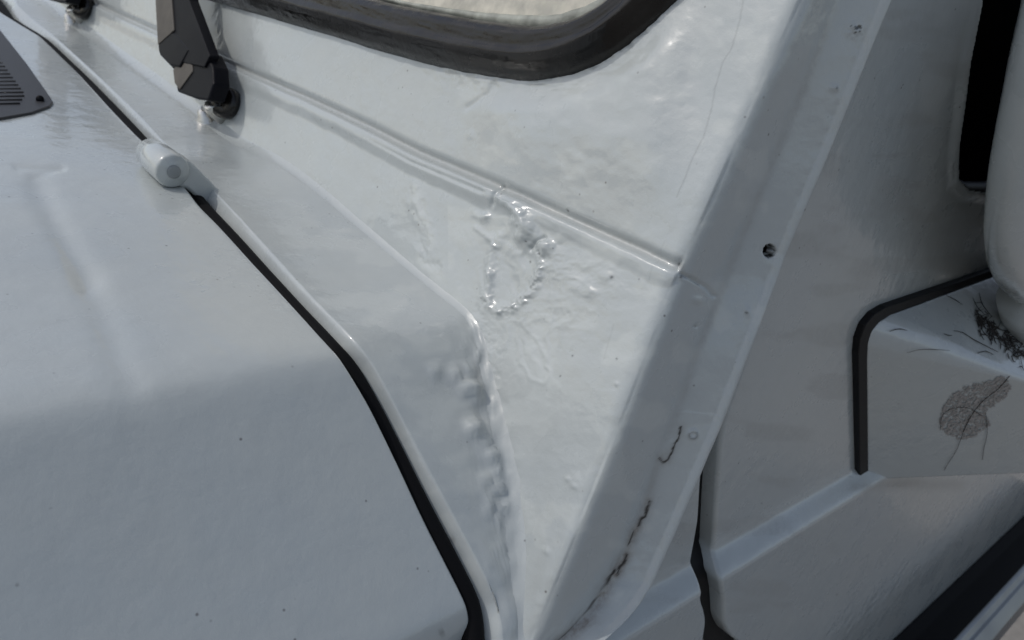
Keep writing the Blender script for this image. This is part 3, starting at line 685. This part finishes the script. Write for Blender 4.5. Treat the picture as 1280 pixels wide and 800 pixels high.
# dark rubber behind the shut line
zz = np.linspace(-0.27, -0.95, 60); xx = np.interp(zz, DL[np.argsort(DL[:, 2]), 2], DL[np.argsort(DL[:, 2]), 0])
SW = np.array([[(x + dx, yside(z) + 0.016, z) for x, z in zip(xx, zz)] for dx in (-0.03, -0.01, 0.01, 0.03)])
surf('door_weatherstrip', SW, GASKET, car, flip=False)
# channel sheet below the hood's rear edge, coloured black for the gap's shade
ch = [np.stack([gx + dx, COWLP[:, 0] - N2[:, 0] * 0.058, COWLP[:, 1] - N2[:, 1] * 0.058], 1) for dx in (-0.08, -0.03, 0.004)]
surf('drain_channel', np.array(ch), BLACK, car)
# door glass
gy = YD + 0.030
pg = [(x, gy, z) for x, z in [(WIN3[3][0] - 0.06, 0.31), (WIN3[3][0] - 0.06, WIN3[8][1] - 0.05), (WIN3[3][0] + 0.9, WIN3[8][1] - 0.05), (WIN3[3][0] + 0.9, 0.31)]]
prism('door_glass', pg, (0, 0.005, 0), DGLASS, car, bevel=0)
# waist rubber of the door window
wl = [onY(x, y, YD + 0.012) for x, y in [(1180, 226), (1200, 236), (1222, 236), (1300, 232), (1500, 225)]]
tube('window_waist_seal', spline(wl, 30), 0.008, GASKET, car)

# lower moulding: black rubber band with metal trim, running fore and aft
def angz(px, py, y): return float(pl(px, py, (0, 1, 0), y)[2])
zm1, zm2, zm3 = angz(1208, 736, 0.230), angz(1236, 757, 0.182), angz(1262, 775, 0.145)
print('mould', zm1, zm2, zm3)
def xprism(name, prof, x0, x1, m, parent, bev=0.001): return prism(name, [(x0, a, b) for a, b in prof], (x1 - x0, 0, 0), m, parent, bev)
x0m = float(dlx[-1]) + 0.012
ml = xprism('side_moulding', [(0.252, zm1 + 0.006), (0.230, zm1), (0.182, zm2), (0.252, zm2 - 0.03)], x0m, x0m + 1.6, BLACK, car, 0.002)
xprism('trim_strip', [(0.200, zm2 - 0.010), (0.184, zm2 + 0.001), (0.178, zm2 - 0.001), (0.170, zm2 - 0.010), (0.164, zm2 - 0.009), (0.145, zm3), (0.140, zm3 - 0.03), (0.200, zm3 - 0.035)], x0m, x0m + 1.6, TRIM, ml, 0.0015)

# ================================================================== DOOR MIRROR
yb = YD - 0.006
A = lambda x, y: onY(x, y, yb)
# outline on the door
out = [(1083, 600), (1081, 450), (1082, 430), (1087, 413), (1098, 400), (1112, 391), (1213, 354), (1300, 322), (1500, 262), (1500, 600)]
oz = [A(x, y) for x, y in out]
print('mirror base door pts', np.round(oz, 3).tolist())
gk = [(1075, 596), (1073, 442), (1075, 424), (1082, 406), (1093, 393), (1108, 384), (1209, 349), (1300, 313), (1500, 250), (1500, 625), (1080, 602)]
yo = 0.190
_p0, _p1, _p2 = oz[2], oz[0], onY(1290, 592, 0.150)
_n = np.cross(_p1 - _p0, _p2 - _p0); onF = lambda x, y: ray(x, y) * (_p0 @ _n) / (ray(x, y) @ _n)
rb = [onF(1290, 478), _p2, onF(1345, 505), onF(1345, 588)]
print('mirror outer', np.round(rb, 3).tolist())
base = hull('mirror_base', oz[:7] + [oz[7]] + [oz[0] + np.array([.1, 0, 0.0])] + rb + [onY(1330, 440, float(rb[0][1]) + .01)], PAINT, car, 0.004, 4)
gkp = [onY(x, y, YD - 0.007) for x, y in gk[:7]] + [onY(1300, 316, YD - 0.007), onY(1300, 600, YD - 0.007)]
prism('gasket', [p for p in gkp], (0, 0.009, 0), GASKET, base, 0.0015)
# housing: stack of rounded sections
lev = [(x, y + 32) for x, y in [(-60, 1306), (10, 1280), (72, 1258), (140, 1239), (182, 1228), (228, 1218), (290, 1210), (325, 1211), (350, 1218), (368, 1230), (382, 1248), (393, 1272), (400, 1300)]]
yh = 0.205
ax = onY(1340, 200, yh); secs = []
for py, lx in spline(lev, 40):
    L_ = onY(lx, py, yh); ctrx = ax[0] + (L_[2] - ax[2]) * 0.10
    rx = max(0.002, (onY(1365, py, yh) - L_)[0]); secs.append((L_, rx))
V = []; ns = 48
for L_, rx in secs:
    c = L_ + np.array([rx, 0, 0]); ry = 0.035 * min(1, rx / 0.06)
    for a in np.linspace(0, 2 * math.pi, ns, endpoint=False):
        ca, sa = math.cos(a), math.sin(a); e = 0.8
        V.append(c + np.array([-rx * math.copysign(abs(ca) ** e, ca), -ry * math.copysign(abs(sa) ** e, sa), 0]))
Fh = [(i * ns + k, (i + 1) * ns + k, (i + 1) * ns + (k + 1) % ns, i * ns + (k + 1) % ns) for i in range(len(secs) - 1) for k in range(ns)] + [tuple(range(ns)), tuple((len(secs) - 1) * ns + k for k in range(ns))[::-1]]
print('mirror sec', secs[0], secs[20], secs[-1])
house = mesh('mirror_housing', V, Fh, PAINT, car)
cp = onY(1280, 408, yh)
tube('swivel_collar', [onY(1290, 372, yh), onY(1290, 395, yh), onY(1289, 415, yh), onY(1288, 436, yh)], [0.034, 0.031, 0.029, 0.022], PAINT, house, 32)

# ================================================================== HOOD HINGE
hc = on_profile(222, 214, HOODP + np.array([0, 0.016])); print('hinge', hc)
hg = tube('hood_hinge', [hc + np.array([-0.004, -0.001, 0]), hc + np.array([-.004, 0.002, 0]), hc + np.array([-.002, 0.035, 0.000]), hc + np.array([0, 0.060, -0.001]), hc + np.array([0, 0.064, -0.001])], [0.0135, 0.0152, 0.0150, 0.0135, 0.009], PAINT, hood, 32)
tube('hinge_pin', [hc + np.array([-.004, -0.0035, 0]), hc + np.array([-.004, -0.0030, 0]), hc + np.array([-.004, 0.001, 0])], [0.0045, 0.0058, 0.006], mat('dull_pin_paint', (0.26, 0.28, 0.285), 0.4), hg, 20)
sp_ = [(226, 198), (238, 201), (250, 212), (264, 226), (279, 242), (276, 254), (262, 262), (252, 256), (244, 246), (234, 237), (222, 233), (210, 230), (215, 214)]
prism('hinge_strap', [onY(x, y, hc[1] + 0.0015) for x, y in sp_], (0, 0.022, 0.001), PAINT, hg, 0.0035, 4)

# ================================================================== VENT GRILLE ON THE HOOD
def hoodpt(px, py, up=0.0): return on_profile(px, py, HOODP + np.array([0, up]))
vo = [(-70, -40), (0, 37), (34, 80), (62, 120), (66, 127), (62, 132), (40, 140), (0, 147), (-120, 158)]
fr_out = [hoodpt(x, y, 0.003) for x, y in vo]
vent = prism('vent_grille', fr_out, (0, 0, -0.006), GRILLEM, hood, 0.001)
vi = [(-80, 0), (0, 72), (14, 92), (34, 118), (36, 124), (28, 128), (0, 133), (-110, 142)]
prism('vent_opening', [hoodpt(x, y, 0.0034) for x, y in vi], (0, 0, -0.002), BLACK, vent, 0)
for k in range(15):
    y0 = 129 - k * 4.6
    xr = np.interp(y0, [72, 92, 118, 130], [0, 14, 33, 26]) - 2
    a = hoodpt(-90, y0 + 3, 0.0042); b = hoodpt(xr, y0, 0.0042)
    tube('slat', [a, b], 0.0011, GRILLEM, vent, 6)
tube('vent_screw', [hoodpt(50, 124, 0.0025), hoodpt(50, 124, 0.0055)], 0.004, PLASTIC, vent, 16)

# ================================================================== WIPERS
def wp(px, py, off): return onW(px, py, off)
def wiper(name, fn, s=1.0):
    """fn(px,py,off) -> point; off = distance in front of the windscreen frame"""
    e = bpy.data.objects.new(name, None); col.objects.link(e); e.parent = car
    T = lambda pts, off: [fn(x, y, off) for x, y in pts]
    d = lambda v: np.array(v)
    prism('arm', T([(200, -90), (232, -90), (236, 0), (262, 70), (255, 84), (228, 78), (205, 60), (197, 0)], .045), (0.012, 0, 0.0), PLASTIC, e, .0012)
    prism('arm_face', T([(196, -90), (206, -90), (214, 0), (217, 38), (206, 48), (197, 56), (194, 0)], .047), (0.003, 0, 0.0), ARMSIDE, e, .0008)
    prism('head_cap', T([(205, 48), (216, 38), (232, 60), (258, 66), (266, 84), (267, 105), (260, 126), (245, 124), (221, 115), (217, 88), (198, 68)], .042), (0.020, 0, -0.002), PLASTIC, e, .003, 3)
    prism('cap_face', T([(229, 62), (240, 74), (240, 90), (224, 112), (218, 104), (216, 88)], .0435), (0.003, 0, 0.0), ARMSIDE, e, .001)
    prism('cap_hood', T([(198, 66), (197, 56), (214, 38), (222, 44), (236, 62), (224, 84), (212, 82)], .046), (0.012, 0, 0.0), PLASTIC, e, .0025, 3)
    a = fn(263, 132, .020); nn = np.array([-0.75, -0.1, 0.65])
    tube('spindle_nut', [a - nn * .03, a - nn * .004, a + nn * .002, a + nn * .004], [.009, .010, .010, .006], METAL, e, 6)
    c = fn(281, 128, .012); dr = np.array([-.8, -.45, .25])
    tube('grommet', [c - dr * .012, c - dr * .008, c + dr * .002, c + dr * .006, c + dr * .0055], [.014, .018, .018, .014, .005], RUBBER, e, 24)
    b = fn(258, 143, .006)
    tube('spindle_boss', [b + np.array(v) for v in [(.004, .0, -.016), (.002, 0, -.008), (0, 0, 0), (-.003, 0, .006), (-.004, 0, .009)]], [.018, .015, .011, .008, .003], METAL, e, 20)
    return e
wiper('windscreen_wiper', wp)
p1 = onW(262, 150, 0); p2 = onW(93, 28, 0)
D = p2 - p1; D[0] = float(g_of(p2[2]) - g_of(p1[2]))
print('wiper shift', D)
wiper('windscreen_wiper', lambda x, y, o: onW(x, y, o) + D)

# ================================================================== LEAF AND DIRT ON THE MIRROR BASE
# front face plane of the base
fa, fb, fc = np.array(oz[1]), np.array(oz[0]), np.array(rb[1])
nb = np.cross(fb - fa, fc - fa); nb /= np.linalg.norm(nb); nb *= -np.sign(nb @ fa)
from mathutils.bvhtree import BVHTree
_bm = bmesh.new(); _bm.from_mesh(base.data); BT = BVHTree.FromBMesh(_bm)
def onBT(px, py, up, n_):
    q = Vector(ray(px, py)).normalized(); h = BT.ray_cast(Vector(UP - CARLOC), q)
    if h[0] is None:
        q = ray(px, py); return q * ((fa + nb * up) @ nb) / (q @ nb)
    return np.array(h[0]) - UP + CARLOC - np.array(q) * up * 2.5
def onB(px, py, up=0.0006): return onBT(px, py, up, None)
LEAFM = mat('dried_leaf_skeleton', (0.31, 0.29, 0.275), 0.8, var=0.35, vscale=300)
VEINM = mat('leaf_vein', (0.05, 0.042, 0.038), 0.8)
HAIRM = mat('dark_fibre', (0.02, 0.018, 0.016), 0.7)
LO = onB(1215, 510) + UP
leaf = bpy.data.objects.new('dried_leaf', None); col.objects.link(leaf); leaf.location = LO
tagthing(leaf, 'brown see-through leaf skeleton stuck to the front of the door mirror base', 'leaf')
lp = [(1177, 540), (1173, 524), (1178, 508), (1190, 492), (1206, 482), (1224, 477), (1240, 474), (1252, 466), (1262, 476), (1266, 486), (1258, 498), (1244, 508), (1232, 516), (1238, 526), (1240, 532), (1230, 538), (1222, 546), (1205, 551), (1188, 548)]
def netted(poly, name, parent, seed, dens=0.62):
    bx = np.array(poly); x0, y0 = bx.min(0); x1, y1 = bx.max(0); V, F = [], []
    NX, NY = int((x1 - x0) / 1.6), int((y1 - y0) / 1.6); X, Y = np.meshgrid(np.linspace(x0, x1, NX), np.linspace(y0, y1, NY), indexing='ij')
    ins = inside(X, Y, poly); Pp = np.array([[onB(X[i, j], Y[i, j], 0.0007 + 0.0004 * float(vnoise(np.array(X[i, j] / 12), np.array(Y[i, j] / 12), seed))) for j in range(NY)] for i in range(NX)])
    r = _hash(X, Y, seed); hole = r > dens
    k = ins & True; keep = k[:-1, :-1] & k[1:, :-1] & k[:-1, 1:] & k[1:, 1:] & ~hole[:-1, :-1]
    return mesh(name, Pp.reshape(-1, 3), gridfaces(NX, NY, keep), LEAFM, parent, False, origin=LO)
netted(lp, 'leaf_blade', leaf, 5, 0.62)
def strand(name, pts, r, parent, m=HAIRM, up=0.0012, org=None):
    q = spline([onB(x, y, up) for x, y in pts], 24); return tube(name, q, r, m, parent, 5, origin=org)
strand('midrib', [(1262, 470), (1248, 486), (1228, 502), (1214, 520), (1204, 540)], .00045, leaf, VEINM, .0014, LO)
strand('stalk', [(1204, 540), (1196, 562), (1186, 578), (1180, 588)], .0003, leaf, VEINM, .0014, LO)
strand('side_vein', [(1232, 516), (1234, 540), (1230, 560), (1228, 575)], .0003, leaf, VEINM, .0014, LO)
strand('side_vein', [(1175, 538), (1178, 520), (1190, 511), (1210, 510), (1228, 520)], .0003, leaf, VEINM, .0014, LO)
# fibres and grime in the corner under the housing
topn = None
ta, tb, tc_ = np.array(oz[5]), np.array(oz[6]), np.array(rb[0])
nt_ = np.cross(tb - ta, tc_ - ta); nt_ /= np.linalg.norm(nt_); nt_ *= -np.sign(nt_ @ ta)
def onT(px, py, up=0.001): return onBT(px, py, up, None)
GO = onT(1250, 430) + UP
V, F = [], []; rnd = random.Random(3)
def addstrand(pts, r, fn=onT, up=.0012):
    q = spline([fn(x, y, up) for x, y in pts], 10); T_ = np.gradient(q, axis=0); T_ /= np.linalg.norm(T_, axis=1, keepdims=True); b0 = len(V)
    for i in range(10):
        u = np.cross([0, 0, 1.0], T_[i]); u /= np.linalg.norm(u); v = np.cross(T_[i], u)
        for a in (0, 2.1, 4.2): V.append(q[i] + r * (1 - abs(i / 9 - .5)) * (math.cos(a) * u + math.sin(a) * v))
    for i in range(9):
        for k in range(3): F.append((b0 + i * 3 + k, b0 + i * 3 + (k + 1) % 3, b0 + (i + 1) * 3 + (k + 1) % 3, b0 + (i + 1) * 3 + k))
for a in [[(1183, 369), (1196, 376), (1203, 381)], [(1112, 414), (1124, 411), (1134, 413)], [(1192, 413), (1205, 416), (1213, 422), (1228, 430), (1248, 440)], [(1180, 417), (1186, 419), (1190, 419)], [(1216, 372), (1222, 384), (1230, 392)], [(1224, 366), (1228, 380), (1240, 396)], [(1222, 441), (1232, 439), (1242, 443)]]: addstrand(a, .0006)
addstrand([(1134, 441), (1150, 437), (1170, 437), (1187, 438)], .0004, onB)
for k in range(170):
    t = rnd.random(); cx, cy = 1216 + 62 * t, 392 + 50 * t + rnd.gauss(0, 7); L_ = rnd.uniform(5, 16); a = rnd.gauss(0.7, 0.7)
    addstrand([(cx, cy), (cx + L_ * math.cos(a) * .5, cy + L_ * math.sin(a) * .5 + rnd.gauss(0, 2)), (cx + L_ * math.cos(a), cy + L_ * math.sin(a))], rnd.uniform(.0003, .0009))
gr = mesh('grime', V, F, HAIRM, None, False, origin=GO); gr.location = GO
gr['kind'] = 'stuff'; tagthing(gr, 'dark pine needles and cobweb dirt caught under the mirror housing', 'dirt')
